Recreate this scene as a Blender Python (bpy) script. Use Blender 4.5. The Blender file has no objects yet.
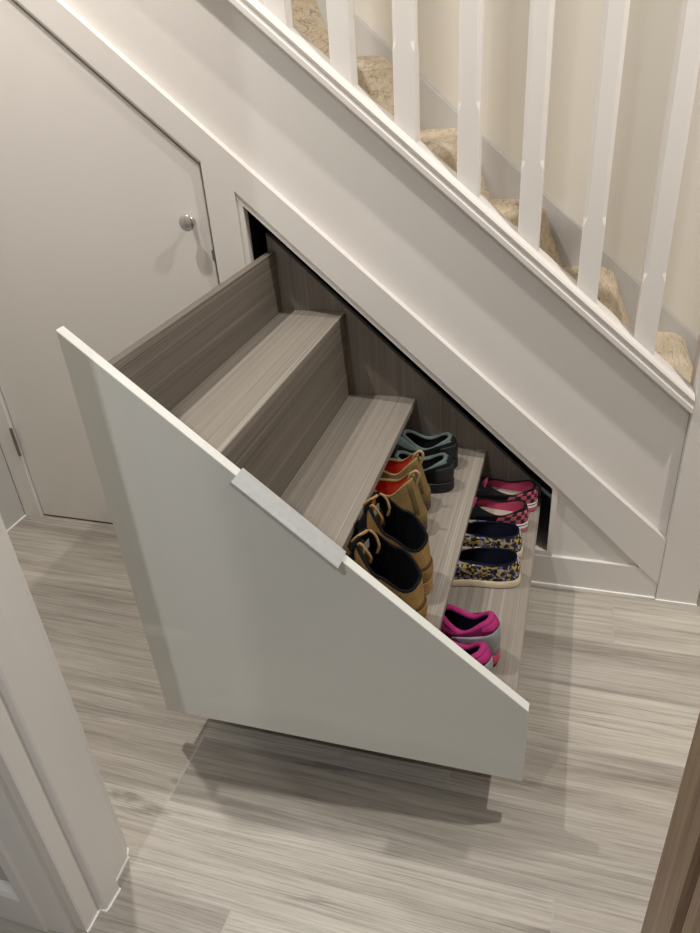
import bpy, bmesh, math, random
from mathutils import Vector, Matrix
random.seed(4)
scn = bpy.context.scene
COL = scn.collection
PI = math.pi
S = .885                                   # slope of the stair (rise over going)

# ------------------------------------------------------------------ materials
def hexa(r, g, b): return (r, g, b, 1)
def new_mat(name):
    m = bpy.data.materials.new(name); m.use_nodes = True
    nt = m.node_tree
    return m, nt, nt.nodes['Principled BSDF']
def N(nt, t, **kw):
    n = nt.nodes.new(t)
    for k, v in kw.items():
        if k in ('inputs',):
            for a, b in v.items(): n.inputs[a].default_value = b
        else: setattr(n, k, v)
    return n
def L(nt, a, b): nt.links.new(a, b)
def ramp(nt, fac, stops):
    r = N(nt, 'ShaderNodeValToRGB'); cr = r.color_ramp
    while len(cr.elements) < len(stops): cr.elements.new(.5)
    for e, (p, c) in zip(cr.elements, stops): e.position = p; e.color = (*c, 1)
    L(nt, fac, r.inputs['Fac']); return r
def coords(nt, scale, loc=(0, 0, 0), kind='Object'):
    tc = N(nt, 'ShaderNodeTexCoord'); mp = N(nt, 'ShaderNodeMapping')
    mp.inputs['Scale'].default_value = scale; mp.inputs['Location'].default_value = loc
    L(nt, tc.outputs[kind], mp.inputs['Vector']); return mp.outputs['Vector']
def noise(nt, vec, scale=1, detail=4, rough=.5, dist=0):
    n = N(nt, 'ShaderNodeTexNoise'); n.inputs['Scale'].default_value = scale
    n.inputs['Detail'].default_value = detail; n.inputs['Roughness'].default_value = rough
    n.inputs['Distortion'].default_value = dist
    if vec is not None: L(nt, vec, n.inputs['Vector'])
    return n
def mix(nt, fac, a, b, mode='MIX'):
    m = N(nt, 'ShaderNodeMix', data_type='RGBA', blend_type=mode)
    def put(sock, v):
        if isinstance(v, (tuple, list)): sock.default_value = (*v[:3], 1)
        elif isinstance(v, (int, float)): sock.default_value = v
        else: L(nt, v, sock)
    put(m.inputs[0], fac); put(m.inputs[6], a); put(m.inputs[7], b)
    return m.outputs[2]
def bump(nt, bs, height, strength=.2, dist=.002):
    b = N(nt, 'ShaderNodeBump'); b.inputs['Strength'].default_value = strength
    b.inputs['Distance'].default_value = dist
    L(nt, height, b.inputs['Height']); L(nt, b.outputs['Normal'], bs.inputs['Normal'])

def plain(name, col, rough=.5, spec=.5, metal=0, var=.04, vscale=6, bmp=0, bscale=300):
    m, nt, bs = new_mat(name)
    bs.inputs['Roughness'].default_value = rough
    bs.inputs['Specular IOR Level'].default_value = spec
    bs.inputs['Metallic'].default_value = metal
    v = coords(nt, (1, 1, 1))
    n = noise(nt, v, vscale, 3)
    lo = tuple(c * (1 - var) for c in col); hi = tuple(min(1, c * (1 + var)) for c in col)
    r = ramp(nt, n.outputs['Fac'], [(.3, lo), (.7, hi)])
    L(nt, r.outputs['Color'], bs.inputs['Base Color'])
    if bmp:
        n2 = noise(nt, v, bscale, 3); bump(nt, bs, n2.outputs['Fac'], bmp, .001)
    return m

M = {}
M['satin_white'] = plain('satin_white_paint', (.72, .69, .655), .38, .4, var=.015, vscale=3, bmp=.03, bscale=60)
M['wall_cream'] = plain('cream_emulsion', (.645, .612, .548), .8, .2, var=.02, vscale=2, bmp=.06, bscale=220)
M['wall_white'] = plain('white_emulsion', (.50, .49, .465), .75, .2, var=.015, vscale=2, bmp=.05, bscale=220)
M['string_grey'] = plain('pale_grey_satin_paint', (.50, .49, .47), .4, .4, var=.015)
M['ceiling'] = plain('ceiling_white', (.56, .55, .53), .9, .1, var=.01)
M['front'] = plain('drawer_front_lacquer', (.70, .71, .67), .035, .5, var=.008, vscale=3)
M['bar'] = plain('brushed_pale_metal', (.50, .52, .525), .42, .5, metal=.35, var=.05, vscale=90)
M['chrome'] = plain('chrome', (.62, .61, .60), .16, .5, metal=1, var=.02)
M['hinge'] = plain('dull_nickel', (.30, .29, .28), .35, .5, metal=1, var=.05)
M['void_shade'] = plain('painted_void_shade', (.018, .02, .02), .85, .1, var=.2, vscale=20)  # near-black stands for the unlit void, its shade put into the colour
M['runner'] = plain('zinc_runner', (.25, .25, .26), .4, .5, metal=1, var=.05)
M['caulk'] = plain('white_sealant', (.86, .85, .82), .5, .3, var=.01)

def laminate(name, axis, dark=(.150, .122, .097), mid=(.255, .218, .180), light=(.42, .37, .315), seed=0):
    """textured grey brown laminate; fine grain runs along the given axis"""
    m, nt, bs = new_mat(name)
    def sc(hi, lo): return tuple(lo if i == axis else hi for i in range(3))
    v1 = coords(nt, sc(22, .5), (seed, seed * 1.7, seed * .4))
    big = noise(nt, v1, 1, 3, .5, .25)
    v2 = coords(nt, sc(330, 1.6), (seed, seed, seed))
    fine = noise(nt, v2, 1, 4, .65, .15)
    v3 = coords(nt, sc(130, .3), (seed * 2, 3, seed))
    line = noise(nt, v3, 1, 2, .4, .1)
    c = ramp(nt, big.outputs['Fac'], [(.22, dark), (.5, mid), (.8, tuple(x * 1.06 for x in mid))])
    f = ramp(nt, fine.outputs['Fac'], [(.34, (.72, .70, .68)), (.5, (1, 1, 1)), (.68, (1.0, 1.0, 1.0))])
    col = mix(nt, 1.0, c.outputs['Color'], f.outputs['Color'], 'MULTIPLY')
    lr = ramp(nt, line.outputs['Fac'], [(.585, (0, 0, 0)), (.625, (.6, .6, .6)), (.66, (0, 0, 0))])
    col = mix(nt, lr.outputs['Color'], col, light)
    L(nt, col, bs.inputs['Base Color'])
    bs.inputs['Roughness'].default_value = .55; bs.inputs['Specular IOR Level'].default_value = .3
    bump(nt, bs, fine.outputs['Fac'], .25, .001)
    return m
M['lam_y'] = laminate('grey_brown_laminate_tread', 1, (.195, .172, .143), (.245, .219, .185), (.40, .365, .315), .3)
M['lam_y_shade'] = laminate('grey_brown_laminate_shaded', 1, (.115, .098, .080), (.158, .136, .112), (.29, .26, .22), 2.1)  # same laminate as the treads, shade of upright faces put into its colour
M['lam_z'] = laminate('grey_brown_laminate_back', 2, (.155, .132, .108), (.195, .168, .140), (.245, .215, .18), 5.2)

def oak(name, axis):
    m, nt, bs = new_mat(name)
    sc = lambda hi, lo: tuple(lo if i == axis else hi for i in range(3))
    a = noise(nt, coords(nt, sc(30, 1.3)), 1, 5, .6, .6)
    b = noise(nt, coords(nt, sc(260, 6)), 1, 3, .6)
    c = ramp(nt, a.outputs['Fac'], [(.3, (.19, .125, .075)), (.55, (.30, .205, .13)), (.75, (.36, .26, .17))])
    f = ramp(nt, b.outputs['Fac'], [(.35, (.7, .66, .6)), (.55, (1, 1, 1))])
    L(nt, mix(nt, 1, c.outputs['Color'], f.outputs['Color'], 'MULTIPLY'), bs.inputs['Base Color'])
    bs.inputs['Roughness'].default_value = .45
    bump(nt, bs, b.outputs['Fac'], .15, .001)
    return m
M['oak'] = oak('oak_veneer', 2)

def floor_mat():
    m, nt, bs = new_mat('wood_look_plank_tile')
    tc = N(nt, 'ShaderNodeTexCoord')
    mp = N(nt, 'ShaderNodeMapping'); mp.inputs['Location'].default_value = (-.156 + 1.2 * 4, .024 + .15 * 20, 0)
    L(nt, tc.outputs['Object'], mp.inputs['Vector'])
    xyz = N(nt, 'ShaderNodeSeparateXYZ'); L(nt, mp.outputs['Vector'], xyz.inputs[0])
    row = N(nt, 'ShaderNodeMath', operation='DIVIDE'); row.inputs[1].default_value = .15; L(nt, xyz.outputs['Y'], row.inputs[0])
    flo = N(nt, 'ShaderNodeMath', operation='FLOOR'); L(nt, row.outputs[0], flo.inputs[0])
    shf = N(nt, 'ShaderNodeMath', operation='MULTIPLY_ADD'); shf.inputs[1].default_value = -.5; L(nt, flo.outputs[0], shf.inputs[0]); L(nt, xyz.outputs['X'], shf.inputs[2])
    sh2 = N(nt, 'ShaderNodeMath', operation='ADD'); sh2.inputs[1].default_value = .5 * 19 + 12.0; L(nt, shf.outputs[0], sh2.inputs[0])
    cb2 = N(nt, 'ShaderNodeCombineXYZ'); L(nt, sh2.outputs[0], cb2.inputs[0]); L(nt, xyz.outputs['Y'], cb2.inputs[1])
    br = N(nt, 'ShaderNodeTexBrick'); br.offset = 0; br.offset_frequency = 2; br.squash = 1
    for k, v in dict(Scale=1, **{'Mortar Size': .0013, 'Mortar Smooth': .1, 'Bias': 0, 'Brick Width': 1.2, 'Row Height': .15}).items():
        br.inputs[k].default_value = v
    br.inputs['Color1'].default_value = (0, 0, 0, 1); br.inputs['Color2'].default_value = (1, 1, 1, 1)
    br.inputs['Mortar'].default_value = (.5, .5, .5, 1)
    L(nt, cb2.outputs[0], br.inputs['Vector'])
    # per plank offset of the grain
    sep = N(nt, 'ShaderNodeSeparateColor'); L(nt, br.outputs['Color'], sep.inputs['Color'])
    mul = N(nt, 'ShaderNodeMath', operation='MULTIPLY'); mul.inputs[1].default_value = 37.0
    L(nt, sep.outputs[0], mul.inputs[0])
    cmb = N(nt, 'ShaderNodeCombineXYZ')
    for k in range(3): L(nt, mul.outputs[0], cmb.inputs[k])
    add = N(nt, 'ShaderNodeVectorMath', operation='ADD')
    L(nt, tc.outputs['Object'], add.inputs[0]); L(nt, cmb.outputs[0], add.inputs[1])
    def scaled(s):
        q = N(nt, 'ShaderNodeMapping'); q.inputs['Scale'].default_value = s
        L(nt, add.outputs[0], q.inputs['Vector']); return q.outputs['Vector']
    warp = noise(nt, scaled((2.2, 9, 1)), 1, 2, .5)
    wv = N(nt, 'ShaderNodeVectorMath', operation='SCALE'); wv.inputs['Scale'].default_value = .022
    L(nt, warp.outputs['Color'], wv.inputs[0])
    add2 = N(nt, 'ShaderNodeVectorMath', operation='ADD')
    L(nt, add.outputs[0], add2.inputs[0]); L(nt, wv.outputs[0], add2.inputs[1])
    def scaled2(s):
        q = N(nt, 'ShaderNodeMapping'); q.inputs['Scale'].default_value = s
        L(nt, add2.outputs[0], q.inputs['Vector']); return q.outputs['Vector']
    g1 = noise(nt, scaled2((.9, 11, 1)), 1, 6, .72, .25)
    g2 = noise(nt, scaled2((3.2, 300, 1)), 1, 5, .8, .1)
    g4 = noise(nt, scaled2((1.0, 55, 1)), 1, 6, .8, .25)
    g3 = noise(nt, scaled2((1.7, 11, 1)), 1, 5, .65, .9)
    c = ramp(nt, g1.outputs['Fac'], [(.30, (.255, .23, .20)), (.43, (.375, .345, .30)), (.56, (.465, .435, .385)), (.72, (.54, .51, .455))])
    f = ramp(nt, g2.outputs['Fac'], [(.36, (.60, .59, .58)), (.52, (1, 1, 1)), (.66, (1.08, 1.08, 1.08))])
    col = mix(nt, .85, c.outputs['Color'], f.outputs['Color'], 'MULTIPLY')
    l4 = ramp(nt, g4.outputs['Fac'], [(.34, (.58, .57, .56)), (.43, (.87, .865, .86)), (.52, (1, 1, 1))])
    col = mix(nt, .8, col, l4.outputs['Color'], 'MULTIPLY')
    kd = ramp(nt, g3.outputs['Fac'], [(.32, (1, 1, 1)), (.385, (0, 0, 0))])
    kmul = N(nt, 'ShaderNodeMath', operation='MULTIPLY'); kmul.inputs[1].default_value = .55
    L(nt, kd.outputs['Color'], kmul.inputs[0])
    col = mix(nt, kmul.outputs[0], col, (.13, .115, .10))
    tint = ramp(nt, sep.outputs[0], [(0, (.86, .85, .84)), (1, (1.20, 1.19, 1.17))])
    col = mix(nt, 1, col, tint.outputs['Color'], 'MULTIPLY')
    col = mix(nt, br.outputs['Fac'], col, (.40, .385, .355))
    L(nt, col, bs.inputs['Base Color'])
    bs.inputs['Roughness'].default_value = .42; bs.inputs['Specular IOR Level'].default_value = .35
    bump(nt, bs, g2.outputs['Fac'], .12, .001)
    return m
M['floor'] = floor_mat()

def carpet_mat():
    m, nt, bs = new_mat('beige_carpet')
    v = coords(nt, (1, 1, 1))
    a = noise(nt, coords(nt, (90, 14, 90)), 1, 4, .6, 1.2)
    b = noise(nt, v, 420, 3, .7)
    c = ramp(nt, a.outputs['Fac'], [(.25, (.48, .38, .26)), (.42, (.70, .59, .44)), (.62, (.80, .70, .55)), (.8, (.70, .59, .45))])
    f = ramp(nt, b.outputs['Fac'], [(.3, (.68, .66, .63)), (.55, (1, 1, 1))])
    col = mix(nt, 1, c.outputs['Color'], f.outputs['Color'], 'MULTIPLY')
    # dark crease like strands
    w = noise(nt, coords(nt, (26, 5, 26)), 1, 3, .55, 1.2)
    wr = ramp(nt, w.outputs['Fac'], [(.475, (0, 0, 0)), (.49, (.7, .7, .7)), (.505, (0, 0, 0))])
    col = mix(nt, wr.outputs['Color'], col, (.17, .13, .085))
    # woven grey binding along the wall edge of the runner
    tc = N(nt, 'ShaderNodeTexCoord'); sp = N(nt, 'ShaderNodeSeparateXYZ'); L(nt, tc.outputs['Object'], sp.inputs[0])
    gt = N(nt, 'ShaderNodeMath', operation='GREATER_THAN'); gt.inputs[1].default_value = .692; L(nt, sp.outputs['Y'], gt.inputs[0])
    gcol = ramp(nt, noise(nt, v, 160, 2, .6, 1.5).outputs['Fac'], [(.42, (.07, .065, .06)), (.52, (.36, .34, .31)), (.65, (.45, .43, .40))])
    col = mix(nt, gt.outputs[0], col, gcol.outputs['Color'])
    L(nt, col, bs.inputs['Base Color'])
    bs.inputs['Roughness'].default_value = .95; bs.inputs['Specular IOR Level'].default_value = .1
    bump(nt, bs, b.outputs['Fac'], .7, .004)
    return m
M['carpet'] = carpet_mat()

def fabric(name, col, var=.25, scale=500, rough=.85, bmp=.4):
    m, nt, bs = new_mat(name)
    v = coords(nt, (1, 1, 1))
    n = noise(nt, v, scale, 2, .6); n2 = noise(nt, v, 25, 3, .6)
    lo = tuple(c * (1 - var) for c in col); hi = tuple(min(1, c * (1 + var)) for c in col)
    a = ramp(nt, n.outputs['Fac'], [(.3, lo), (.7, hi)])
    b = ramp(nt, n2.outputs['Fac'], [(.3, (.78, .78, .78)), (.65, (1, 1, 1))])
    L(nt, mix(nt, 1, a.outputs['Color'], b.outputs['Color'], 'MULTIPLY'), bs.inputs['Base Color'])
    bs.inputs['Roughness'].default_value = rough; bs.inputs['Specular IOR Level'].default_value = .1
    bump(nt, bs, n.outputs['Fac'], bmp, .001)
    return m
F = {}
F['black'] = fabric('black_mesh_fabric', (.010, .011, .012))
F['black_lining'] = fabric('black_lining', (.007, .007, .009), rough=.9)
F['sage'] = fabric('grey_green_padding', (.105, .14, .128))
F['black_rubber'] = plain('black_rubber', (.011, .011, .011), .6, .4, var=.2, vscale=40)
F['tan_suede'] = fabric('tan_suede', (.215, .145, .060), .2, 300)
F['tan_dark'] = fabric('tan_suede_seam', (.12, .078, .034), .2, 300)
F['red'] = fabric('red_lining', (.62, .05, .022), .12)
F['tan_tape'] = fabric('tan_webbing', (.42, .29, .15), .15)
F['wheat'] = fabric('wheat_nubuck', (.30, .185, .066), .2, 250, .7)
F['wheat_dark'] = fabric('brown_leather_trim', (.10, .052, .025), .2, 250, .6)
F['gum'] = plain('gum_rubber', (.30, .165, .05), .55, .4, var=.12, vscale=30)
F['brown_rubber'] = plain('brown_rubber', (.075, .045, .03), .6, .4, var=.2, vscale=40)
F['pink_lining'] = fabric('pink_lining', (.42, .055, .12), .15)
F['insole'] = fabric('beige_insole', (.42, .36, .30), .12)
F['white_rubber'] = plain('white_rubber', (.62, .60, .58), .5, .4, var=.05)
F['cream_rubber'] = plain('cream_rubber', (.56, .47, .33), .6, .3, var=.06, vscale=40)
F['navy'] = fabric('navy_lining', (.009, .010, .024))
F['magenta'] = fabric('magenta_padding', (.36, .030, .15), .15)
F['magenta_mesh'] = fabric('dark_magenta_mesh', (.24, .02, .10), .3)
F['grey_panel'] = fabric('grey_heel_panel', (.34, .35, .35), .1)
F['coral'] = plain('coral_midsole', (.50, .05, .12), .5, .4, var=.08)
F['lace_pink'] = fabric('pale_pink_lace', (.62, .30, .45), .15)
F['label_grey'] = fabric('grey_size_label', (.25, .25, .26), .15)
F['tan_lace'] = fabric('tan_lace', (.36, .22, .10), .2)
F['orange'] = fabric('orange_tab', (.62, .16, .02), .12)
F['black_upper'] = fabric('black_canvas', (.012, .011, .012))

def checker_mat():
    m, nt, bs = new_mat('pink_black_check')
    tc = N(nt, 'ShaderNodeTexCoord')
    c = N(nt, 'ShaderNodeTexChecker'); c.inputs['Scale'].default_value = 1
    c.inputs['Color1'].default_value = (.52, .09, .16, 1); c.inputs['Color2'].default_value = (.012, .011, .012, 1)
    L(nt, tc.outputs['UV'], c.inputs['Vector']); L(nt, c.outputs['Color'], bs.inputs['Base Color'])
    bs.inputs['Roughness'].default_value = .8
    return m
F['check'] = checker_mat()
def stripe_mat():
    m, nt, bs = new_mat('white_sole_with_pink_stripe')
    tc = N(nt, 'ShaderNodeTexCoord'); sp = N(nt, 'ShaderNodeSeparateXYZ'); L(nt, tc.outputs['Object'], sp.inputs[0])
    r = ramp(nt, N(nt, 'ShaderNodeMath').outputs[0], [(0, (0, 0, 0)), (1, (1, 1, 1))])
    mth = [n for n in nt.nodes if n.type == 'MATH'][0]; mth.operation = 'MULTIPLY'; mth.inputs[1].default_value = 40
    L(nt, sp.outputs['Z'], mth.inputs[0])
    r.color_ramp.interpolation = 'CONSTANT'
    el = r.color_ramp.elements
    el[0].position = 0; el[0].color = (.60, .58, .57, 1); el[1].position = .12; el[1].color = (.50, .10, .16, 1)
    for p, c in ((.50, (.62, .60, .58, 1)), (.74, (.04, .035, .035, 1)), (.86, (.66, .64, .62, 1))):
        e = el.new(p); e.color = c
    L(nt, r.outputs['Color'], bs.inputs['Base Color']); bs.inputs['Roughness'].default_value = .5
    return m
F['stripe'] = stripe_mat()
def floral_mat():
    m, nt, bs = new_mat('floral_print_canvas')
    v = coords(nt, (1, 1, 1))
    wob = noise(nt, v, 90, 2, .5)
    vo = N(nt, 'ShaderNodeTexVoronoi'); vo.inputs['Scale'].default_value = 190
    av = N(nt, 'ShaderNodeVectorMath', operation='SCALE'); av.inputs['Scale'].default_value = .016
    L(nt, wob.outputs['Color'], av.inputs[0])
    ad = N(nt, 'ShaderNodeVectorMath', operation='ADD'); L(nt, v, ad.inputs[0]); L(nt, av.outputs[0], ad.inputs[1])
    L(nt, ad.outputs[0], vo.inputs['Vector'])
    sp = N(nt, 'ShaderNodeSeparateColor'); L(nt, vo.outputs['Color'], sp.inputs[0])
    r = ramp(nt, sp.outputs[0], [(0, (.012, .012, .03)), (.30, (.015, .016, .05)), (.40, (.56, .40, .045)), (.58, (.56, .48, .30)), (.74, (.012, .012, .03)), (.84, (.12, .13, .34))])
    r.color_ramp.interpolation = 'CONSTANT'
    L(nt, r.outputs['Color'], bs.inputs['Base Color']); bs.inputs['Roughness'].default_value = .85
    return m
F['floral'] = floral_mat()

# ------------------------------------------------------------------ object helpers
def link(name, me, mat=None, parent=None):
    o = bpy.data.objects.new(name, me); COL.objects.link(o)
    if mat is not None and me is not None: me.materials.append(mat)
    if parent is not None: o.parent = parent
    return o
def mesh_obj(name, bm, mat, parent=None, smooth=False, recalc=True):
    if recalc: bmesh.ops.recalc_face_normals(bm, faces=bm.faces)
    me = bpy.data.meshes.new(name); bm.to_mesh(me); bm.free()
    if smooth:
        for p in me.polygons: p.use_smooth = True
    return link(name, me, mat, parent)
def structure(o, kind='structure'):
    o['kind'] = kind; return o
def thing(name, label, cat, loc=(0, 0, 0), rz=0, group=None):
    o = bpy.data.objects.new(name, None); COL.objects.link(o)
    o.empty_display_size = .05
    o.location = loc; o.rotation_euler = (0, 0, rz); o['label'] = label; o['category'] = cat
    if group: o['group'] = group
    return o
def box_bm(x0, x1, y0, y1, z0, z1, bev=0, seg=2, bm=None):
    bm = bm or bmesh.new()
    vs = [bm.verts.new((x, y, z)) for x in (x0, x1) for y in (y0, y1) for z in (z0, z1)]
    fs = [(0, 1, 3, 2), (4, 6, 7, 5), (0, 4, 5, 1), (2, 3, 7, 6), (0, 2, 6, 4), (1, 5, 7, 3)]
    for f in fs: bm.faces.new([vs[i] for i in f])
    if bev:
        bmesh.ops.bevel(bm, geom=list(bm.edges), offset=bev, segments=seg, affect='EDGES', profile=.5)
    return bm
def prism_bm(pts, y0, y1, bev=0, seg=2, axis='y'):
    """a polygon given in (x, z), pushed from y0 to y1"""
    bm = bmesh.new()
    if axis == 'y': mk = lambda p, d: (p[0], d, p[1])
    elif axis == 'x': mk = lambda p, d: (d, p[0], p[1])
    else: mk = lambda p, d: (p[0], p[1], d)
    a = [bm.verts.new(mk(p, y0)) for p in pts]; b = [bm.verts.new(mk(p, y1)) for p in pts]
    bm.faces.new(a); bm.faces.new(list(reversed(b)))
    n = len(pts)
    for i in range(n): bm.faces.new((a[i], b[i], b[(i + 1) % n], a[(i + 1) % n]))
    if bev:
        bmesh.ops.recalc_face_normals(bm, faces=bm.faces)
        bmesh.ops.bevel(bm, geom=list(bm.edges), offset=bev, segments=seg, affect='EDGES', profile=.5)
    return bm
def lathe_bm(profile, seg=32, mat4=None):
    """profile of (radius, height) closed on the axis at both ends"""
    bm = bmesh.new(); rings = []
    for r, h in profile:
        if r < 1e-6: rings.append([bm.verts.new((0, 0, h))])
        else: rings.append([bm.verts.new((r * math.cos(2 * PI * k / seg), r * math.sin(2 * PI * k / seg), h)) for k in range(seg)])
    for a, b in zip(rings, rings[1:]):
        for k in range(seg):
            q = [a[k % len(a)], a[(k + 1) % len(a)], b[(k + 1) % len(b)], b[k % len(b)]]
            u = []
            for v in q:
                if v not in u: u.append(v)
            if len(u) > 2: bm.faces.new(u)
    if mat4 is not None: bmesh.ops.transform(bm, matrix=mat4, verts=bm.verts)
    return bm
def tube_bm(pts, r, seg=8, bm=None):
    bm = bm or bmesh.new()
    pts = [Vector(p) for p in pts]; rings = []
    up = Vector((0, .2, 1)).normalized()
    for i, p in enumerate(pts):
        t = (pts[min(i + 1, len(pts) - 1)] - pts[max(i - 1, 0)]).normalized()
        a = t.cross(up)
        if a.length < .05: a = t.cross(Vector((1, 0, 0)))
        a.normalize(); b = t.cross(a)
        rr = r[i] if isinstance(r, (list, tuple)) else r
        rings.append([bm.verts.new(p + a * rr * math.cos(2 * PI * k / seg) + b * rr * math.sin(2 * PI * k / seg)) for k in range(seg)])
    for a, b in zip(rings, rings[1:]):
        for k in range(seg): bm.faces.new((a[k], a[(k + 1) % seg], b[(k + 1) % seg], b[k]))
    bm.faces.new(list(reversed(rings[0]))); bm.faces.new(rings[-1])
    return bm
def smooth_path(pts, n=6):
    P = [Vector(p) for p in pts]; out = []
    for i in range(len(P) - 1):
        p0, p1, p2, p3 = P[max(i - 1, 0)], P[i], P[i + 1], P[min(i + 2, len(P) - 1)]
        for k in range(n):
            t = k / n
            out.append(.5 * ((2 * p1) + (-p0 + p2) * t + (2 * p0 - 5 * p1 + 4 * p2 - p3) * t * t + (-p0 + 3 * p1 - 3 * p2 + p3) * t ** 3))
    out.append(P[-1]); return out

# ------------------------------------------------------------------ the hall (setting)
HN, RN = -.875, -1.015                      # the two faces of the wall with the doorway
XL, XR, YB, ZC = -1.578, 1.75, .75, 2.4
structure(mesh_obj('floor', box_bm(-2.6, 2.2, -3.4, .95, -.06, 0), M['floor']))
structure(mesh_obj('ceiling', box_bm(-2.6, 2.2, -3.4, .95, ZC, ZC + .06), M['ceiling']))
structure(mesh_obj('wall_back', box_bm(-2.6, 2.2, YB, YB + .1, 0, ZC), M['wall_cream']))
structure(mesh_obj('wall_left', box_bm(XL - .1, XL, HN, -.002, 0, ZC), M['wall_white']))
structure(mesh_obj('wall_stairwell', box_bm(-2.6, -2.5, -.002, YB, 0, ZC), M['wall_cream']))
structure(mesh_obj('wall_right', box_bm(XR, XR + .1, HN, YB, 0, ZC), M['wall_white']))
# wall between hall and the room the camera is in, with the doorway
structure(mesh_obj('wall_near', prism_bm([(-2.6, 0), (-.685, 0), (-.685, 2.05), (.24, 2.05), (.24, 0), (2.2, 0), (2.2, ZC), (-2.6, ZC)], RN, HN), M['wall_white']))
# camera room: side and rear walls
structure(mesh_obj('wall_room_left', box_bm(-2.6, -2.5, -3.4, RN, 0, ZC), M['wall_white']))
structure(mesh_obj('wall_room_right', box_bm(2.1, 2.2, -3.4, RN, 0, ZC), M['wall_white']))
structure(mesh_obj('wall_room_rear', box_bm(-2.6, 2.2, -3.5, -3.4, 0, ZC), M['wall_white']))

# door lining with its stop, seen edge on at the left of the picture (plan profile)
lin = [(-.687, HN), (-.669, HN), (-.663, HN - .012), (-.659, -.890), (-.656, -.939), (-.643, -.941), (-.6425, -.944), (-.6435, -.976), (-.646, -.979), (-.657, -.980), (-.656, -1.012), (-.658, RN), (-.687, RN)]
structure(mesh_obj('trim_1', prism_bm(lin, 0, 2.03, axis='z'), M['satin_white']))
ls = bmesh.new()
lo_ = [(a + .003, b - (.002 if i > 6 else 0)) for i, (a, b) in enumerate(lin[1:12])]
A = [[ls.verts.new((p[0], p[1], z)) for p in q] for q, z in ((lin[1:12], 0), (lo_, 0), (lo_, .0028), (lin[1:12], .0028))]
for k in range(4):
    for i in range(10): ls.faces.new((A[k][i], A[k][i + 1], A[(k + 1) % 4][i + 1], A[(k + 1) % 4][i]))
structure(mesh_obj('trim_12', ls, M['caulk']))
structure(mesh_obj('trim_2', box_bm(-.657, .24, -.978, HN, 2.03, 2.05), M['satin_white']))
# architraves
def architrave(name, x0, x1, y0, y1, toward):
    # moulded strip: thick outer edge, thin inner edge
    yo, yi = (y0, y1) if toward < 0 else (y1, y0)
    d = (yo - yi)
    if x0 < x1: pass
    prof = [(x0, yi), (x0, yi + d * .95), (x0 + (x1 - x0) * .30, yi + d), (x0 + (x1 - x0) * .36, yi + d * .78), (x0 + (x1 - x0) * .8, yi + d * .62), (x1, yi + d * .45), (x1, yi)]
    return structure(mesh_obj(name, prism_bm(prof, 0, 2.09, axis='z'), M['satin_white']))
architrave('trim_4', -.745, -.675, RN - .018, RN, -1)
architrave('trim_5', -.745, -.675, HN, HN + .016, 1)
def base_prof(h): return [(0, 0), (.016, 0), (.016, h - .014), (.012, h - .006), (.004, h), (0, h)]
def skirting_along_x(name, x0, x1, yface, sgn, h=.088):
    pts = [(yface + sgn * a, b) for a, b in base_prof(h)]
    return structure(mesh_obj(name, prism_bm(pts, x0, x1, axis='x'), M['satin_white']))
skirting_along_x('baseboard_room', -2.5, -.745, RN, -1)
skirting_along_x('baseboard_near', XL, -.745, HN, 1)
structure(mesh_obj('trim_6', box_bm(XL, XL + .004, HN + .02, -.001, 0, .003), M['caulk']))

# ------------------------------------------------------------------ panelling under the stair
def top_line(x): return .397 - S * x        # top edge of the sloping board
OT_L, OT_R = (-.707, .948), (.006, .287)    # opening for the drawer
frame = [(XL - .02, top_line(XL - .02)), (.253, top_line(.253)), (.253, .046), (.209, .086), OT_R, OT_L, (-.707, 0), (-.775, 0), (-.775, 1.0085), (-1.519, 1.0085 + S * .744), (-1.519, 0), (XL, 0), (XL, 1.7), (XL - .02, 1.7)]
structure(mesh_obj('trim_7', prism_bm(frame, 0, .02), M['satin_white']))
structure(mesh_obj('wall_front', prism_bm([(.003, .06), (.25, .06), (.25, .07), (.006, .295)], .0125, .02), M['satin_white']))
# skirting below the opening, ends under the sloping board
structure(mesh_obj('baseboard_front', prism_bm([(-.706, 0), (.2525, 0), (.2525, .045), (.208, .0855), (-.706, .0855)], .0025, .0195), M['satin_white']))
structure(mesh_obj('trim_8', box_bm(-.70, .2525, -.002, .003, 0, .0028), M['caulk']))
# lining boards round the opening (a thin frame seen edge on)
def inset(pts, d):
    out = []; n = len(pts)
    for i in range(n):
        p0, p1, p2 = Vector(pts[i - 1]), Vector(pts[i]), Vector(pts[(i + 1) % n])
        a = (p1 - p0).normalized(); b = (p2 - p1).normalized()
        na = Vector((a.y, -a.x)); nb = Vector((b.y, -b.x))
        k = (na + nb); k = k / max(.2, k.dot(na)); out.append(tuple(p1 + k * d))
    return out
outer = [OT_L, OT_R, (.006, .0865), (-.707, .0865)]
inner = inset(outer, .0135)
lb = bmesh.new()
ys = (.0045, .024)
O = [[lb.verts.new((p[0], y, p[1])) for p in outer] for y in ys]; I = [[lb.verts.new((p[0], y, p[1])) for p in inner] for y in ys]
for k in range(4):
    j = (k + 1) % 4
    lb.faces.new((O[0][k], O[0][j], I[0][j], I[0][k])); lb.faces.new((O[1][k], I[1][k], I[1][j], O[1][j]))
    lb.faces.new((O[0][k], O[1][k], O[1][j], O[0][j])); lb.faces.new((I[0][k], I[0][j], I[1][j], I[1][k]))
lin_o = structure(mesh_obj('trim_9', lb, M['satin_white']))
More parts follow.
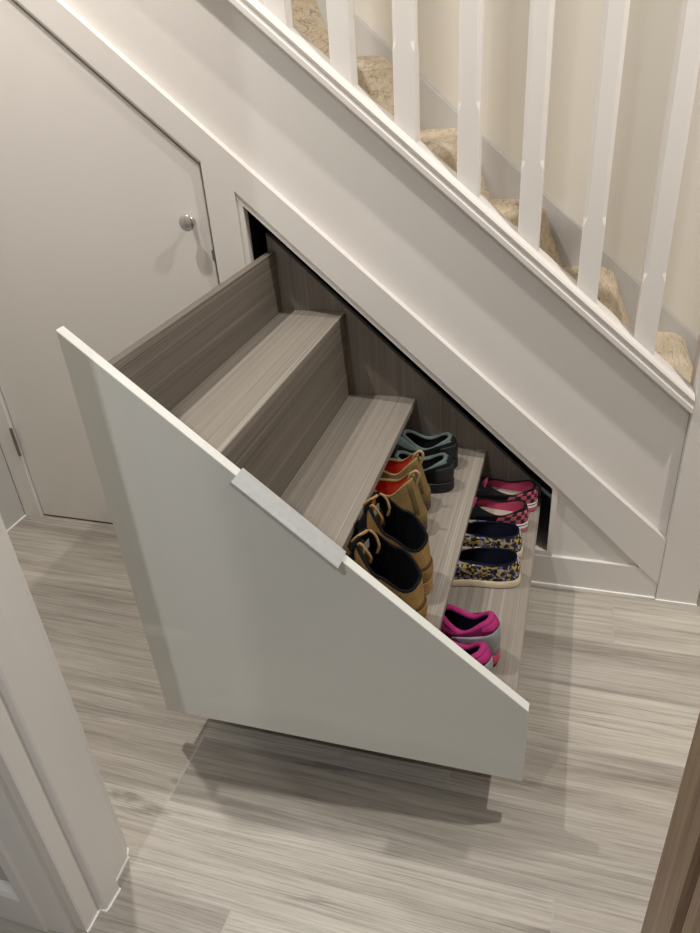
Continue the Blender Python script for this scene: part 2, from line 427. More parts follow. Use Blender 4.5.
# carcass behind the lining; near-black boards carry the inside's shade as colour
structure(mesh_obj('wall_cavity', prism_bm([(-.76, 0), (.06, 0), (.06, .16), (-.76, .885)], .42, .44), M['void_shade']))
structure(mesh_obj('wall_cavity_left', box_bm(-.76, -.698, .0245, .42, .06, .935), M['void_shade']))
structure(mesh_obj('wall_cavity_right', box_bm(.000, .05, .0245, .42, .06, .27), M['void_shade']))
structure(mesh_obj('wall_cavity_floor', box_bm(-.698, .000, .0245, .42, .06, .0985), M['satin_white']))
structure(mesh_obj('wall_cavity_soffit', prism_bm([(-.80, .985), (.10, .19), (.10, .18), (-.80, .975)], .051, .42), M['void_shade']))

# ------------------------------------------------------------------ sloping cupboard door
d = structure(thing('door_1', 'white sloping cupboard door under the stairs with chrome knob', 'door', (-1.515, 0, 0)))
g = .006
dp = [(0, .006), (-.7845 + 1.515, .006), (-.7845 + 1.515, 1.0085 - .0095), (0, 1.0085 + S * .7305 - .0095)]
mesh_obj('door_panel', prism_bm(dp, .0095, .0215, .0012, 1), M['satin_white'], d)
kb = mesh_obj('door_knob', lathe_bm([(0, 0), (.008, 0), (.008, .002), (.0055, .004), (.0055, .016), (.009, .0195), (.0165, .022), (.018, .0245), (.018, .0265), (.0165, .0285), (0, .029)], 40,
    Matrix.Translation((-.8235 + 1.515, .0095, .8865)) @ Matrix.Rotation(PI / 2, 4, 'X')), M['chrome'], d, True)
mesh_obj('hinge', lathe_bm([(0, -.045), (.0045, -.045), (.0045, -.016), (.0038, -.0155), (.0045, -.015), (.0045, .015), (.0038, .0155), (.0045, .016), (.0045, .045), (0, .045)], 14,
    Matrix.Translation((-.001, -.003, .268))), M['hinge'], d)
mesh_obj('latch_plate', box_bm(-.7835 + 1.515, -.7765 + 1.515, .0005, .012, .800, .823), M['hinge'], d)
gs = [(-1.519, 1.0085 + S * .744 - .0115), (-.783, 1.0085 - .0045), (-.776, 1.0085 + .0015), (-1.519, 1.0085 + S * .744 + .0005)]
structure(mesh_obj('trim_11', prism_bm(gs, .009, .0195), M['satin_white']))
# sheet added behind the door gap, coloured near-black to stand for its shade
structure(mesh_obj('trim_10', prism_bm([(-1.55, .0), (-.76, .0), (-.76, 1.03), (-1.55, 1.73)], .0225, .03), M['void_shade']))
# threshold gap stays open under the door

# ------------------------------------------------------------------ staircase
st = thing('staircase', 'carpeted staircase rising to the left behind white balusters', 'staircase', (.3, .4, 0))
st_o = Vector((.3, .4, 0))
def rel(bm, o): bmesh.ops.translate(bm, verts=bm.verts, vec=-o); return bm
SR = .856
def rail_line(x): return .7165 - SR * x       # underside of the base rail
sp = [(-2.45, top_line(-2.45) - .03), (.2525, top_line(.2525) - .03), (.2525, rail_line(.2525) + .004), (-2.45, rail_line(-2.45) + .004)]
mesh_obj('outer_string', rel(prism_bm(sp, .02, .05), st_o), M['satin_white'], st)
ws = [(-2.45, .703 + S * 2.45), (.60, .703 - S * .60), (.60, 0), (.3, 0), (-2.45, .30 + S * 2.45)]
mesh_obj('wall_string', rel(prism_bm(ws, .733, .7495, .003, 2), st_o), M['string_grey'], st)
RISE, GO = .1905, .2153
for k in range(11):
    zt = .215 + RISE * k; xn = .548 - GO * k     # tread height and nosing of step k
    r = .048
    prof = []
    for a in range(0, 8):                        # soft rounded nosing
        t = PI / 2 * (1 - a / 7)
        prof.append((xn - r * 1.2 + r * 1.2 * math.cos(t), zt - r + r * math.sin(t)))
    prof += [(xn + .014, zt - .085), (xn + .034, zt - .13), (xn + .058, zt - RISE + .001), (xn - GO * 1.12, zt - RISE + .001), (xn - GO * 1.12, zt - .012), (xn - GO * 1.12, zt)]
    if k == 0: prof[-4:] = [(xn + .058, 0), (xn - GO * 1.12, 0), (xn - GO * 1.12, zt - .012), (xn - GO * 1.12, zt)]
    y0 = .051
    s_o = mesh_obj('carpeted_step', rel(prism_bm(prof, y0, .7325, axis='y'), st_o), M['carpet'], st)

# ------------------------------------------------------------------ balustrade
bl = thing('balustrade', 'white stair balustrade of square balusters on a sloping moulded rail', 'balustrade', (.299, .042, 0))
bo = Vector((.299, .042, 0))
# newel post with stopped chamfers
def stop_chamfer(x0, x1, y0, y1, zb0, zb1, z_stop, z_top, c, slope=0):
    """square post with chamfered arrises above the stop; base may follow a slope"""
    bm = bmesh.new(); rings = []
    def ring(z, cc, sl=0):
        p = [(x0 + cc, y0), (x1 - cc, y0), (x1, y0 + cc), (x1, y1 - cc), (x1 - cc, y1), (x0 + cc, y1), (x0, y1 - cc), (x0, y0 + cc)]
        xm = (x0 + x1) / 2
        return [bm.verts.new((a, b, z - sl * (a - xm))) for a, b in p]
    e = .0012
    for z, cc, sl in ((zb0, e, slope), (z_stop, e, 0), (z_stop + c * 2.2, c, 0), (z_top, c, 0)): rings.append(ring(z, cc, sl))
    for a, b in zip(rings, rings[1:]):
        for k in range(8): bm.faces.new((a[k], a[(k + 1) % 8], b[(k + 1) % 8], b[k]))
    bm.faces.new(list(reversed(rings[0]))); bm.faces.new(rings[-1])
    return bm
mesh_obj('newel_post', rel(stop_chamfer(.2535, .3435, -.004, .086, 0, 0, 1.15, 1.62, .011), bo), M['satin_white'], bl)
mesh_obj('newel_cap', rel(box_bm(.2445, .3525, -.013, .095, 1.62, 1.65, .008), bo), M['satin_white'], bl)
mesh_obj('base_bead', rel(box_bm(.2525, .3445, -.0075, -.003, 0, .003), bo), M['caulk'], bl)
# base rail, moulded on the face; profile in (y, height above underside measured upright)
rp = [(-.010, 0), (-.0125, .003), (-.0125, .014), (-.008, .0175), (-.0065, .0225), (-.011, .0265), (-.012, .031), (-.009, .0365), (-.003, .041), (.006, .0425), (.0065, .0400), (.0505, .0400), (.0515, .0385), (.052, .034), (.052, 0)]
bm = bmesh.new()
A = [bm.verts.new((.2525, y, rail_line(.2525) + h)) for y, h in rp]; B = [bm.verts.new((-2.4, y, rail_line(-2.4) + h)) for y, h in rp]
bm.faces.new(A); bm.faces.new(list(reversed(B)))
for k in range(len(rp)): bm.faces.new((A[k], B[k], B[(k + 1) % len(rp)], A[(k + 1) % len(rp)]))
mesh_obj('base_rail', rel(bm, bo), M['satin_white'], bl)
hp = [(-.004, 0), (-.006, .02), (0, .045), (.014, .058), (.043, .058), (.057, .045), (.063, .02), (.061, 0)]
bm = bmesh.new()
hz = lambda x: rail_line(x) + .90
A = [bm.verts.new((.2525, y, hz(.2525) + h)) for y, h in hp]; B = [bm.verts.new((-1.0, y, hz(-1.0) + h)) for y, h in hp]
bm.faces.new(A); bm.faces.new(list(reversed(B)))
for k in range(len(hp)): bm.faces.new((A[k], B[k], B[(k + 1) % len(hp)], A[(k + 1) % len(hp)]))
mesh_obj('handrail', rel(bm, bo), M['satin_white'], bl)
first = None
for k in range(9):
    x0 = .1235 - .12 * k; x1 = x0 + .0405; xm = (x0 + x1) / 2
    zb = rail_line(xm) + .0395
    bm = stop_chamfer(x0, x1, .0078, .0493, zb, zb, zb + .135, hz(xm) + .004, .0075, SR)
    mesh_obj('baluster', rel(bm, bo), M['satin_white'], bl)

# ------------------------------------------------------------------ oak door post with its moulded architrave, right of the doorway
post = [(.1435, -.945), (.1435, -1.030), (.154, -1.0325), (.154, -1.043), (.1475, -1.046), (.1465, -1.052), (.1475, -1.064), (.152, -1.070), (.2395, -1.074), (.2395, -.945)]
structure(mesh_obj('trim_3', prism_bm(post, 0, 2.03, axis='z'), M['oak']))

# ------------------------------------------------------------------ the pull-out drawer
DO = Vector((-.348, -.29, .09))
dr = thing('pull_out_drawer', 'white fronted triangular shoe drawer pulled out from under the stairs', 'drawer', tuple(DO))
def dpart(name, bm, mat, parent=dr, smooth=False): return mesh_obj(name, rel(bm, DO), mat, parent, smooth)
PF, PB = -.655, -.637
front_pts = [(-.6935, .8815), (-.009, .2815), (-.009, .1085), (-.6895, .1005)]
fp = dpart('front_panel', prism_bm(front_pts, PF, PB, .0012, 2), M['front'])
# handle: folded metal strip hooked over the sloping edge
fs = (.881 - .2815) / .68
def edge_z(x): return .8805 - fs * (x + .689)
bm = bmesh.new()
cn = 1 / math.sqrt(1 + fs * fs)
hx0, hx1 = -.4485, -.2975
nx, nz = fs * cn, cn                       # normal of the sloping edge in xz
secs = []
hp_ = [(PB + .001, .0008), (PB + .001, .0026), (PF - .0195, .0026), (PF - .021, .0016), (PF - .021, -.0045), (PF - .0193, -.0045), (PF - .0193, .0006)]
for x in (hx0, hx1):
    secs.append([bm.verts.new((x + nx * h, y, edge_z(x) + nz * h)) for y, h in hp_])
bm.faces.new(secs[0]); bm.faces.new(list(reversed(secs[1])))
for k in range(len(hp_)): bm.faces.new((secs[0][k], secs[1][k], secs[1][(k + 1) % len(hp_)], secs[0][(k + 1) % len(hp_)]))
dpart('handle', bm, M['bar'], fp)
YK = .060                                   # inner face of back panel
XS = -.655
dpart('side_panel', box_bm(XS - .018, XS, PB, YK, .108, .808, .001, 1), M['lam_y_shade'])
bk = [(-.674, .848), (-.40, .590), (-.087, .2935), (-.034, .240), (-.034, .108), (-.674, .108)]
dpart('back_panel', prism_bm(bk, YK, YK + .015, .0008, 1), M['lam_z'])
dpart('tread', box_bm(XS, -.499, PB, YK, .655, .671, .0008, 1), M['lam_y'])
dpart('riser', box_bm(-.516, -.501, PB, YK, .465, .655, 0), M['lam_y_shade'])
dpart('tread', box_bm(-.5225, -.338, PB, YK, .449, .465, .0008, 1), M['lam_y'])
dpart('riser', box_bm(-.5225, -.5075, PB, YK, .339, .449, 0), M['lam_y_shade'])
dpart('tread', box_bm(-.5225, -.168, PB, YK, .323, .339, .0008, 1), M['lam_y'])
dpart('riser', box_bm(-.365, -.350, PB, YK, .22, .323, 0), M['lam_y_shade'])
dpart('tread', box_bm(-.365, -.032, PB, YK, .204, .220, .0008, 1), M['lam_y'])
dpart('end_panel', box_bm(-.052, -.036, PB, YK, .12, .204, 0), M['lam_y_shade'])
dpart('bottom_panel', box_bm(XS, -.036, PB, YK, .108, .120, 0), M['lam_y_shade'])
for x in (-.60, -.12):
    dpart('runner', box_bm(x, x + .018, PB + .08, .36, .1005, .1075), M['runner'])

# ------------------------------------------------------------------ shoes
NT, NV = 72, 12
class Last:
    """surface of one shoe: theta runs round the foot (0 heel, pi toe), v from the sole up to the collar"""
    def __init__(s, Ln, W, zs, side, x0, xf, cw, hh, hs, hf, pa=1.7, pb=2.0, pbt=None, bulge=.004, toe=2.6, sole_h=None, dip=.5):
        s.L, s.W, s.zs, s.side, s.x0, s.xf, s.cw = Ln, W, zs, side, x0, xf, cw
        s.hh, s.hs, s.hf, s.pa, s.pb, s.pbt, s.bulge, s.toe, s.dip = hh, hs, hf, pa, pb, pbt or pb, bulge, toe, dip
        s.ankle = None                         # (heel x, front x, half width, heel z, front z) of the ankle line of a boot
    def plan(s, th, grow=0):
        t = (1 - math.cos(th)) / 2
        u = abs(2 * t - 1)
        sh = max(0, 1 - u ** s.toe) ** (1 / s.toe)
        sh *= .80 + .20 * math.exp(-((t - .66) / .20) ** 2) - .05 * math.exp(-((t - .40) / .12) ** 2) + (.03 if t < .2 else 0)
        sg = 1 if math.sin(th) >= 0 else -1
        y = sg * s.W / 2 * sh + s.side * (.011 * t * t)
        x = -s.L * t
        if grow:
            c = Vector((-s.L * .5, 0)); 
            p = Vector((x, y)); e = 1e-3
            a = s.plan(th + e); b = s.plan(th - e)
            d = Vector((a[0] - b[0], a[1] - b[1]))
            if d.length > 1e-9:
                n = Vector((d.y, -d.x)).normalized()
                if n.dot(p - c) < 0: n = -n
                p = p + n * grow
            return (p.x, p.y)
        return (x, y)
    def collar(s, th):
        t = (1 - math.cos(th)) / 2
        x = -(s.x0 + (s.xf - s.x0) * t)
        y = s.cw * (abs(math.sin(th)) ** .75) * (1 if math.sin(th) >= 0 else -1) * (1 - .18 * t) + s.side * .003 * t
        if t < s.dip: w = .5 - .5 * math.cos(PI * t / s.dip); z = s.hh + (s.hs - s.hh) * w
        else: w = .5 - .5 * math.cos(PI * (t - s.dip) / (1 - s.dip)); z = s.hs + (s.hf - s.hs) * w
        return Vector((x, y, z))
    def ankle_pt(s, th):
        ax0, axf, aw, azh, azf = s.ankle
        t = (1 - math.cos(th)) / 2
        w = .5 - .5 * math.cos(PI * t)
        sn = math.sin(th)
        return Vector((-(ax0 + (axf - ax0) * t), aw * abs(sn) ** .75 * (1 if sn >= 0 else -1) + s.side * .003 * t, azh + (azf - azh) * w))
    def surf(s, th, v, off=0):
        t = (1 - math.cos(th)) / 2
        P = s.plan(th, off); Q = s.collar(th)
        if s.ankle:
            I = s.ankle_pt(th)
            if v > .6:
                p = I.lerp(Q, (v - .6) / .4)
                if off:
                    c = Vector((-(s.x0 + s.xf) / 2, 0, p.z)); p = p + (p - c).normalized() * off
                return p
            Q = I; v = v / .6
        a = v ** s.pa
        w = min(1, max(0, (t - .25) / .5)); pb = s.pb + (s.pbt - s.pb) * w
        b = 1 - (1 - v) ** pb
        g = s.plan(th, off + s.bulge * math.sin(PI * min(1, v * 1.1)) ** 1.0 * (1 - .6 * w))
        x = g[0] + (Q.x - P[0]) * a; y = g[1] + (Q.y - P[1]) * a
        z = s.zs + (Q.z - s.zs) * b + (off * v if t > .5 else 0)
        return Vector((x, y, z))
def grid(rows, close=True, bm=None, uv=None):
    bm = bm or bmesh.new()
    V = [[bm.verts.new(p) for p in r] for r in rows]
    lay = bm.loops.layers.uv.new('UVMap') if uv else None
    n = len(V[0])
    for i in range(len(V) - 1):
        for k in range(n if close else n - 1):
            f = bm.faces.new((V[i][k], V[i][(k + 1) % n], V[i + 1][(k + 1) % n], V[i + 1][k]))
            if uv:
                for lp, (a, b) in zip(f.loops, ((i, k), (i, k + 1), (i + 1, k + 1), (i + 1, k))): lp[lay].uv = uv(a, b)
    return bm, V
TH = [2 * PI * k / NT for k in range(NT)]
def build_upper(s, par, mat, name='upper'):
    bm, V = grid([[s.surf(th, .0 + i / NV) for th in TH] for i in range(NV + 1)])
    # underside tucked to the sole
    c = [bm.verts.new(Vector((s.plan(th, -.004)[0], s.plan(th, -.004)[1], s.zs))) for th in TH]
    n = NT
    for k in range(n): bm.faces.new((V[0][(k + 1) % n], V[0][k], c[k], c[(k + 1) % n]))
    bm.faces.new(c)
    o = mesh_obj(name, bm, mat, par, True)
    return o
def build_collar(s, par, mat, mat_in, rt=.005, drop=.0, inset_floor=.80, zin=None, name='collar', t_end=1.0):
    """padded rim round the opening, then the lining down to the insole"""
    rows = []
    def inward(th):
        Q = s.collar(th); c = Vector((-(s.x0 + s.xf) / 2, 0, 0)); d = Vector((c.x - Q.x, c.y - Q.y, 0))
        e = 1e-3; a = s.collar(th + e); b = s.collar(th - e); tt = Vector((a.x - b.x, a.y - b.y, 0))
        n = Vector((tt.y, -tt.x, 0))
        if n.length < 1e-9: return d.normalized()
        n.normalize()
        return n if n.dot(d) > 0 else -n
    K = 10
    for j in range(K):
        ph = -PI * .35 + (PI * 1.35 + PI * .30) * j / (K - 1)
        row = []
        for th in TH:
            Q = s.collar(th)
            row.append(Q + inward(th) * (rt - rt * 1.15 * math.cos(ph)) + Vector((0, 0, rt * 1.1 * math.sin(ph) - rt * .2)))
        rows.append(row)
    bm, V = grid(rows)
    n = NT
    for k in range(n): bm.faces.new((V[0][k], V[0][(k + 1) % n], V[-1][(k + 1) % n], V[-1][k]))
    col = mesh_obj(name, bm, mat, par, True)
    # lining
    zi = (zin if zin is not None else s.zs + .006)
    rows = []
    for i in range(8):
        w = i / 7
        row = []
        for th in TH:
            Q = s.collar(th) + inward(th) * (rt * 1.7)
            P = s.plan(th, -.010); Pz = Vector((Q.x + (P[0] - Q.x) * .55, Q.y + (P[1] - Q.y) * .8, zi))
            q = Q.lerp(Pz, w); q.z = Q.z - rt * .3 + (zi - Q.z + rt * .3) * (1 - (1 - w) ** 1.15)
            row.append(q)
        rows.append(row)
    bm, V = grid(rows)
    lin_ = mesh_obj('lining', bm, mat_in, par, True)
    return col
def build_insole(s, par, mat, rt=.005, zin=None):
    zi = (zin if zin is not None else s.zs + .006)
    bm = bmesh.new(); pts = []
    for th in TH:
        Q = s.collar(th); P = s.plan(th, -.009)
        pts.append(Vector((Q.x + (P[0] - Q.x) * .6, Q.y * .35 + (P[1] - Q.y * .35) * .88, zi)))
    top = [bm.verts.new(p + Vector((0, 0, .001))) for p in pts]; bot = [bm.verts.new(p - Vector((0, 0, .002))) for p in pts]
    bm.faces.new(top); bm.faces.new(list(reversed(bot)))
    for k in range(NT): bm.faces.new((top[k], bot[k], bot[(k + 1) % NT], top[(k + 1) % NT]))
    return mesh_obj('insole', bm, mat, par)
def build_sole(s, par, mat, grow=.003, ztop=None, groove=False, arch=0, ztoe=None, name='sole', z0=0.0, flare=0):
    zt = ztop if ztop is not None else s.zs
    rows = []
    def zb(th):
        t = (1 - math.cos(th)) / 2
        if not arch: return z0
        return z0 + arch * max(0, min(1, (t - .26) / .02)) * max(0, min(1, (.52 - t) / .14))
    def ztp(th):
        t = (1 - math.cos(th)) / 2
        if ztoe is None: return zt
        return zt + (ztoe - zt) * t
    prof = [(-.004, 0), (0 + flare, .10), (flare, .16)]
    if groove:
        for q in (.34, .56, .78): prof += [(flare * (1 - q), q - .06), (-.0018, q - .03), (-.0018, q), (flare * (1 - q), q + .03)]
    prof += [(0, .93), (-.0025, 1.0), (-.008, 1.0)]
    for gr, q in prof:
        rows.append([Vector((*s.plan(th, grow + gr), zb(th) + (ztp(th) - zb(th)) * q)) for th in TH])
    bm, V = grid(rows)
    bm.faces.new(list(reversed(V[0]))); bm.faces.new(V[-1])
    return mesh_obj(name, bm, mat, par, groove is False)
def build_patch(s, par, name, mat, th0, th1, v0, v1, off=.0012, nth=16, nv=6, top=None, bottom=None, uv=None):
    """thin overlay that follows the upper (heel counter, stripe, band)"""
    rows = []
    for i in range(nv + 1):
        row = []
        for k in range(nth + 1):
            a = k / nth; th = th0 + (th1 - th0) * a
            va = v0 if bottom is None else bottom(a); vb = v1 if top is None else top(a)
            row.append((th, va + (vb - va) * i / nv))
        rows.append(row)
    front = [[s.surf(th, v, off) for th, v in r] for r in rows]
    uvf = None
    if uv: uvf = lambda i, k: (k / nth * uv[0], i / nv * uv[1])
    bm, V = grid(front, False, uv=uvf)
    back = [[s.surf(th, v, -.0006) for th, v in r] for r in rows]
    B = [[bm.verts.new(p) for p in r] for r in back]
    ring = lambda G: G[0][:] + [r[-1] for r in G[1:]] + G[-1][-2::-1] + [r[0] for r in G[-2:0:-1]]
    a, b = ring(V), ring(B); n = len(a)
    for k in range(n): bm.faces.new((a[k], b[k], b[(k + 1) % n], a[(k + 1) % n]))
    for i in range(len(B) - 1):
        for k in range(nth): bm.faces.new((B[i][k], B[i + 1][k], B[i + 1][k + 1], B[i][k + 1]))
    return mesh_obj(name, bm, mat, par, True)
def build_tongue(s, par, mat, h, w=.026, lean=.02, back=.03, thick=.005, name='tongue'):
    """padded tongue rising at the front of the opening"""
    Q = s.collar(PI); bm = bmesh.new(); rows = []
    n = 12
    for i in range(9):
        q = i / 8
        x = Q.x - back + (back - .001 + lean) * q + thick * .9; z = Q.z - .013 + (h + .013) * q
        ww = w * (1 - .35 * max(0, q - .6) / .4)
        row = []
        for k in range(n):
            a = 2 * PI * k / n
            yy = ww * math.cos(a); row.append(Vector((x - thick * math.sin(a) - .006 * (1 - (yy / w) ** 2), yy + Q.y, z)))
        rows.append(row)
    bm, V = grid(rows); bm.faces.new(list(reversed(V[0]))); bm.faces.new(V[-1])
    return mesh_obj(name, bm, mat, par, True)
def build_laces(s, par, mat, n=3, r=.0022, v0=.78, dv=.08, spread=.55):
    for i in range(n):
        v = v0 + dv * i * .9
        a = s.surf(PI - spread, v, .002); b = s.surf(PI + spread, v, .002); m = s.surf(PI, v, .005)
        mesh_obj('lace', tube_bm(smooth_path([a, m, b]), r), mat, par, True)

SHELF3, SHELF4 = .339, .220
def shoe_root(name, label, group, cat, heel, y, z, rz=0):
    return thing(name, label, cat, (heel, y, z), rz, group)

# --- dark walking shoes with grey green collars
def walking_shoe(label, heel, y, side, rz):
    r = shoe_root('walking_shoe', label, 'pair of dark walking shoes', 'shoe', heel, y, SHELF3, rz)
    s = Last(.262, .086, .022, side, .012, .128, .036, .074, .052, .074, 1.9, 2.0, 1.7, .003)
    build_sole(s, r, F['black_rubber'], .003, .025, True)
    build_upper(s, r, F['black'])
    build_patch(s, r, 'heel_counter', F['black_rubber'], -.75, .75, .02, .55, .0016)
    build_collar(s, r, F['sage'], F['black_lining'], .0042)
    build_insole(s, r, F['black_lining'])
    build_patch(s, r, 'collar_band', F['sage'], .25, PI * .86, .80, .99, .0015, 24, 3)
    build_patch(s, r, 'collar_band', F['sage'], -PI * .86, -.25, .80, .99, .0015, 24, 3)
    build_tongue(s, r, F['black'], .016, .024, .006)
    build_laces(s, r, F['black'], 3)
    return r
walking_shoe('dark grey-green collared walking shoe against the drawer back', -.226, -.029, 1, math.radians(0))
walking_shoe('dark grey-green collared walking shoe beside the tan boots', -.219, -.123, -1, math.radians(0))

# --- tan ankle boots with red lining
def ankle_boot(label, heel, y, side, rz):
    r = shoe_root('ankle_boot', label, 'pair of tan ankle boots', 'boot', heel, y, SHELF3, rz)
    s = Last(.240, .071, .020, side, .022, .114, .036, .122, .092, .098, 1.3, 1.6, 1.9, .003, dip=.5)
    s.ankle = (.004, .120, .038, .055, .072)
    build_sole(s, r, F['brown_rubber'], .003, .022, True, arch=.008)
    build_upper(s, r, F['tan_suede'])
    build_patch(s, r, 'heel_counter', F['tan_suede'], -.62, .62, .0, .38, .0018)
    build_patch(s, r, 'back_seam', F['tan_dark'], -.58, -.34, .36, .99, .0014, 8, 8)
    for a in (-1, 1):
        build_patch(s, r, 'side_seam', F['tan_dark'], a * .62, a * .50, .05, .97, .0012, 4, 10)
    build_collar(s, r, F['tan_suede'], F['red'], .003)
    build_insole(s, r, F['red'])
    q = s.collar(0)
    pth = smooth_path([(q.x + .002, 0, q.z - .022), (q.x + .010, .001, q.z + .006), (q.x + .004, 0, q.z + .016), (q.x - .008, -.001, q.z + .004), (q.x - .009, 0, q.z - .018)])
    mesh_obj('pull_loop', tube_bm([(p.x, p.y, p.z) for p in pth], .0032, 6), F['tan_tape'], r, True)
    q = s.collar(PI)
    pth = smooth_path([(q.x - .004, .0, q.z - .014), (q.x - .007, 0, q.z + .005), (q.x, .0, q.z + .012), (q.x + .007, 0, q.z + .003), (q.x + .006, 0, q.z - .014)])
    mesh_obj('pull_loop', tube_bm([(p.x, p.y, p.z) for p in pth], .003, 6), F['tan_dark'], r, True)
    return r
ankle_boot('tan suede ankle boot with red lining, beside the dark walking shoes', -.254, -.212, 1, math.radians(-1))
ankle_boot('tan suede ankle boot with red lining, beside the black-lined work boots', -.246, -.290, -1, math.radians(-2))

# --- wheat coloured work boots with black lining
def work_boot(label, heel, y, side, rz, tab=False):
    r = shoe_root('work_boot', label, 'pair of tan work boots', 'boot', heel, y, SHELF3, rz)
    s = Last(.275, .094, .026, side, .006, .110, .047, .102, .132, .170, 1.3, 1.7, 1.9, .004, dip=.5)
    s.ankle = (.001, .124, .043, .064, .086)
    build_sole(s, r, F['gum'], .004, .029, True, arch=.010)
    build_upper(s, r, F['wheat'])
    build_patch(s, r, 'heel_counter', F['wheat'], -.85, .85, .0, .50, .0022)
    build_patch(s, r, 'heel_strap', F['wheat_dark'], -.45, .45, .42, .58, .0032, 16, 3)
    build_collar(s, r, F['black_lining'], F['black_lining'], .0026)
    build_insole(s, r, F['black_lining'])
    build_tongue(s, r, F['black_lining'], .010, .026, .010, back=.004, thick=.004)
    q = s.collar(PI)
    for sg in (-1, 1):
        a = s.collar(PI + sg * .45)
        pth = smooth_path([(a.x, a.y, a.z - .004), (a.x + .008, a.y * .9, a.z + .004), (a.x + .018, a.y * .95, a.z - .006), (a.x + .024, a.y * .8, a.z - .022), (a.x + .02, a.y * .7, a.z - .036)])
        mesh_obj('lace', tube_bm(pth, .0024), F['tan_lace'], r, True)
    pth = smooth_path([(q.x - .006, -.012, q.z - .004), (q.x + .004, -.012, q.z + .008), (q.x + .012, .002, q.z + .010), (q.x + .008, .013, q.z + .004), (q.x - .004, .013, q.z - .004)])
    mesh_obj('lace', tube_bm(pth, .0026), F['tan_lace'], r, True)
    if tab:
        mesh_obj('tongue_tab', box_bm(q.x + .004, q.x + .009, -.008, .008, q.z - .006, q.z + .010, .002), F['orange'], r)
    lb_ = box_bm(q.x + .0115, q.x + .0125, -.012, .012, q.z - .026, q.z - .010)
    mesh_obj('size_label', lb_, F['label_grey'], r)
    return r
work_boot('tan lace-up work boot with black lining, beside the red-lined boots', -.202, -.470, 1, math.radians(-9), True)
work_boot('tan lace-up work boot with black lining, nearest the white drawer front', -.192, -.574, -1, math.radians(-9))

# --- pink and black checked slip-ons
def check_slip_on(label, heel, y, side, rz):
    r = shoe_root('slip_on_shoe', label, 'pair of pink checked slip-on shoes', 'shoe', heel, y, SHELF4, rz)
    s = Last(.235, .080, .022, side, .006, .118, .0345, .062, .046, .056, 2.0, 1.8, 1.7, .002)
    build_sole(s, r, F['stripe'], .003, .025)
    build_upper(s, r, F['black_upper'])
    build_patch(s, r, 'check_panel', F['check'], -1.12, 1.12, .0, .72, .0013, 40, 8, uv=(14, 3))
    build_patch(s, r, 'check_panel', F['check'], PI - 1.0, PI + 1.0, .0, .8, .0013, 40, 8, uv=(14, 8))
    build_collar(s, r, F['black_upper'], F['pink_lining'], .0018)
    build_insole(s, r, F['insole'])
    q = s.collar(PI)
    build_tongue(s, r, F['pink_lining'], .006, .022, .002, back=.012, thick=.004)
    return r
check_slip_on('pink and black checked slip-on shoe against the drawer back', -.042, .010, 1, math.radians(0))
check_slip_on('pink and black checked slip-on shoe beside the floral slip-ons', -.056, -.078, -1, math.radians(-2))

# --- floral canvas slip-ons
def floral_slip_on(label, heel, y, side, rz):
    r = shoe_root('canvas_shoe', label, 'pair of floral canvas slip-on shoes', 'shoe', heel, y, SHELF4, rz)
    s = Last(.232, .080, .014, side, .006, .128, .034, .062, .056, .052, 2.0, 1.8, 1.7, .002)
    build_sole(s, r, F['cream_rubber'], .0035, .017)
    build_upper(s, r, F['floral'])
    build_collar(s, r, F['navy'], F['navy'], .0016)
    build_insole(s, r, F['navy'])
    for sg in (-1, 1):
        t0 = PI * .66
        build_patch(s, r, 'elastic_gusset', F['insole'], sg * t0, sg * (t0 + .30), .55, .97, .0014, 6, 5)
    return r
floral_slip_on('navy and yellow floral canvas slip-on beside the pink checked pair', -.060, -.178, 1, math.radians(0))
floral_slip_on('navy and yellow floral canvas slip-on with its cream sole facing the trainers', -.056, -.270, -1, math.radians(0))

# --- pink and grey running trainers
def trainer(label, heel, y, side, rz):
    r = shoe_root('trainer', label, 'pair of pink and grey trainers', 'shoe', heel, y, SHELF4, rz)
    s = Last(.240, .077, .028, side, .010, .118, .033, .100, .066, .078, 1.7, 1.9, 1.6, .003)
    build_sole(s, r, F['black_rubber'], .001, .008, name='outsole')
    build_sole(s, r, F['coral'], .004, .030, z0=.008, name='midsole')
    build_upper(s, r, F['magenta_mesh'])
    notch = lambda a: .60 - .16 * abs(2 * a - 1) ** .7 + .05 * math.exp(-((a - .5) / .06) ** 2)
    build_patch(s, r, 'heel_panel', F['grey_panel'], -1.25, 1.25, .0, .56, .0022, 40, 6, top=notch)
    build_patch(s, r, 'side_panel', F['grey_panel'], 1.45, 2.1, .0, .5, .0016, 12, 5)
    build_patch(s, r, 'side_panel', F['grey_panel'], -2.1, -1.45, .0, .5, .0016, 12, 5)
    build_patch(s, r, 'heel_pad', F['magenta'], -.62, .62, .62, .99, .0034, 20, 5)
    build_collar(s, r, F['magenta'], F['navy'], .0055)
    build_insole(s, r, F['navy'])
    build_tongue(s, r, F['magenta'], .020, .024, .004, thick=.006)
    build_laces(s, r, F['lace_pink'], 3)
    return r
trainer('pink and grey trainer in the open, beside the floral shoes', -.074, -.507, 1, math.radians(-17))
trainer('pink and grey trainer half hidden behind the white drawer front', -.078, -.584, -1, math.radians(-16))

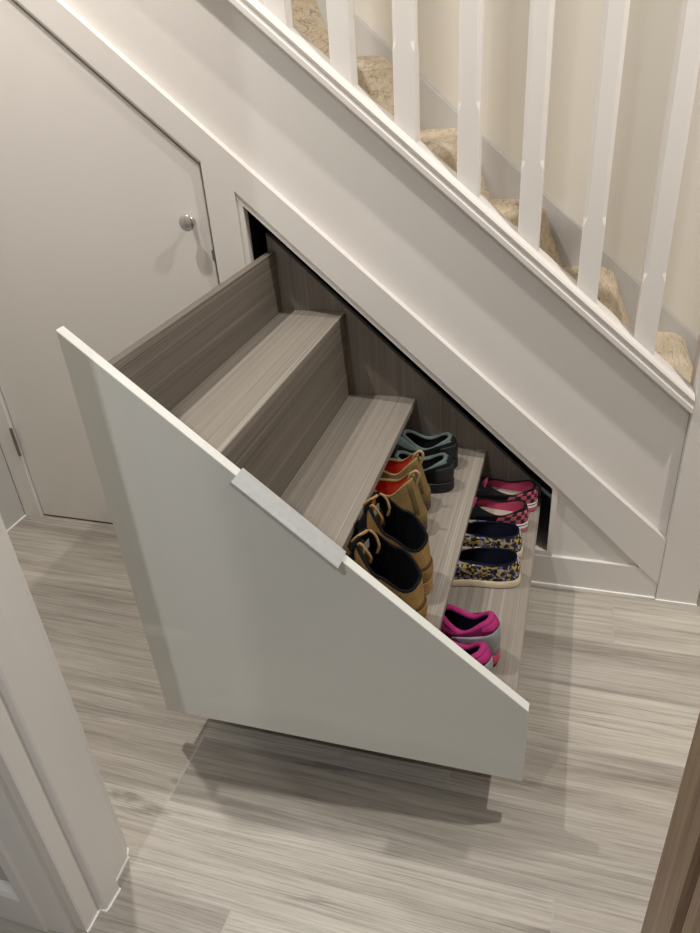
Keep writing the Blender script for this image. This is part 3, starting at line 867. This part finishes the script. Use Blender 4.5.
# ------------------------------------------------------------------ light
def downlight(name, loc, watts, size=.05, col=(1, .95, .90)):
    l = bpy.data.lights.new(name, 'AREA'); l.shape = 'DISK'; l.size = size; l.energy = watts; l.color = col
    o = bpy.data.objects.new(name, l); o.location = loc; COL.objects.link(o); return o
def fitting(label, x, y):
    t = thing('ceiling_downlight', label, 'ceiling light', (x, y, ZC), 0, 'recessed ceiling downlights')
    mesh_obj('bezel', lathe_bm([(.040, 0), (.046, -.001), (.046, -.004), (.040, -.006), (.0395, -.002), (.040, 0)], 36), M['satin_white'], t, True)
fitting('recessed downlight over the cupboard door', -1.02, -.42); downlight('lamp_beam', (-1.02, -.42, ZC - .012), 28)
fitting('recessed downlight over the newel post', .62, -.42); downlight('lamp_beam', (.62, -.42, ZC - .012), 37)
fitting('recessed downlight in the room behind, left of the doorway', -.62, -2.15); downlight('lamp_beam', (-.62, -2.15, ZC - .012), 22, col=(.95, .97, 1))
fitting('recessed downlight in the room behind, right of the oak door post', 1.1, -1.69); downlight('lamp_beam', (1.1, -1.69, ZC - .012), 15, col=(1, .97, .96))
w = bpy.data.worlds.new('world'); scn.world = w; w.use_nodes = True
w.node_tree.nodes['Background'].inputs['Color'].default_value = (.9, .9, 1, 1)
w.node_tree.nodes['Background'].inputs['Strength'].default_value = .05

# ------------------------------------------------------------------ camera
yaw, pit, rol, fpx = math.radians(-18.89129), math.radians(30.61286), math.radians(4.45313), 713.634
fw = Vector((math.sin(yaw) * math.cos(pit), math.cos(yaw) * math.cos(pit), -math.sin(pit)))
rt = Vector((math.cos(yaw), -math.sin(yaw), 0)); dn = fw.cross(rt)
r2 = math.cos(rol) * rt + math.sin(rol) * dn; d2 = -math.sin(rol) * rt + math.cos(rol) * dn
cam = bpy.data.cameras.new('camera'); co = bpy.data.objects.new('camera', cam); COL.objects.link(co)
m3 = Matrix((r2, -d2, -fw)).transposed()
co.matrix_world = Matrix.Translation((0, -1.4515, 1.2)) @ m3.to_4x4()
cam.sensor_fit = 'VERTICAL'; cam.sensor_height = 36; cam.lens = fpx / 933 * 36; cam.clip_start = .02
scn.camera = co
vs = scn.view_settings
vs.view_transform = 'Standard'; vs.look = 'None'; vs.gamma = 1; vs.use_curve_mapping = False; vs.exposure = -.53
scn.cycles.max_bounces = 10; scn.cycles.diffuse_bounces = 6
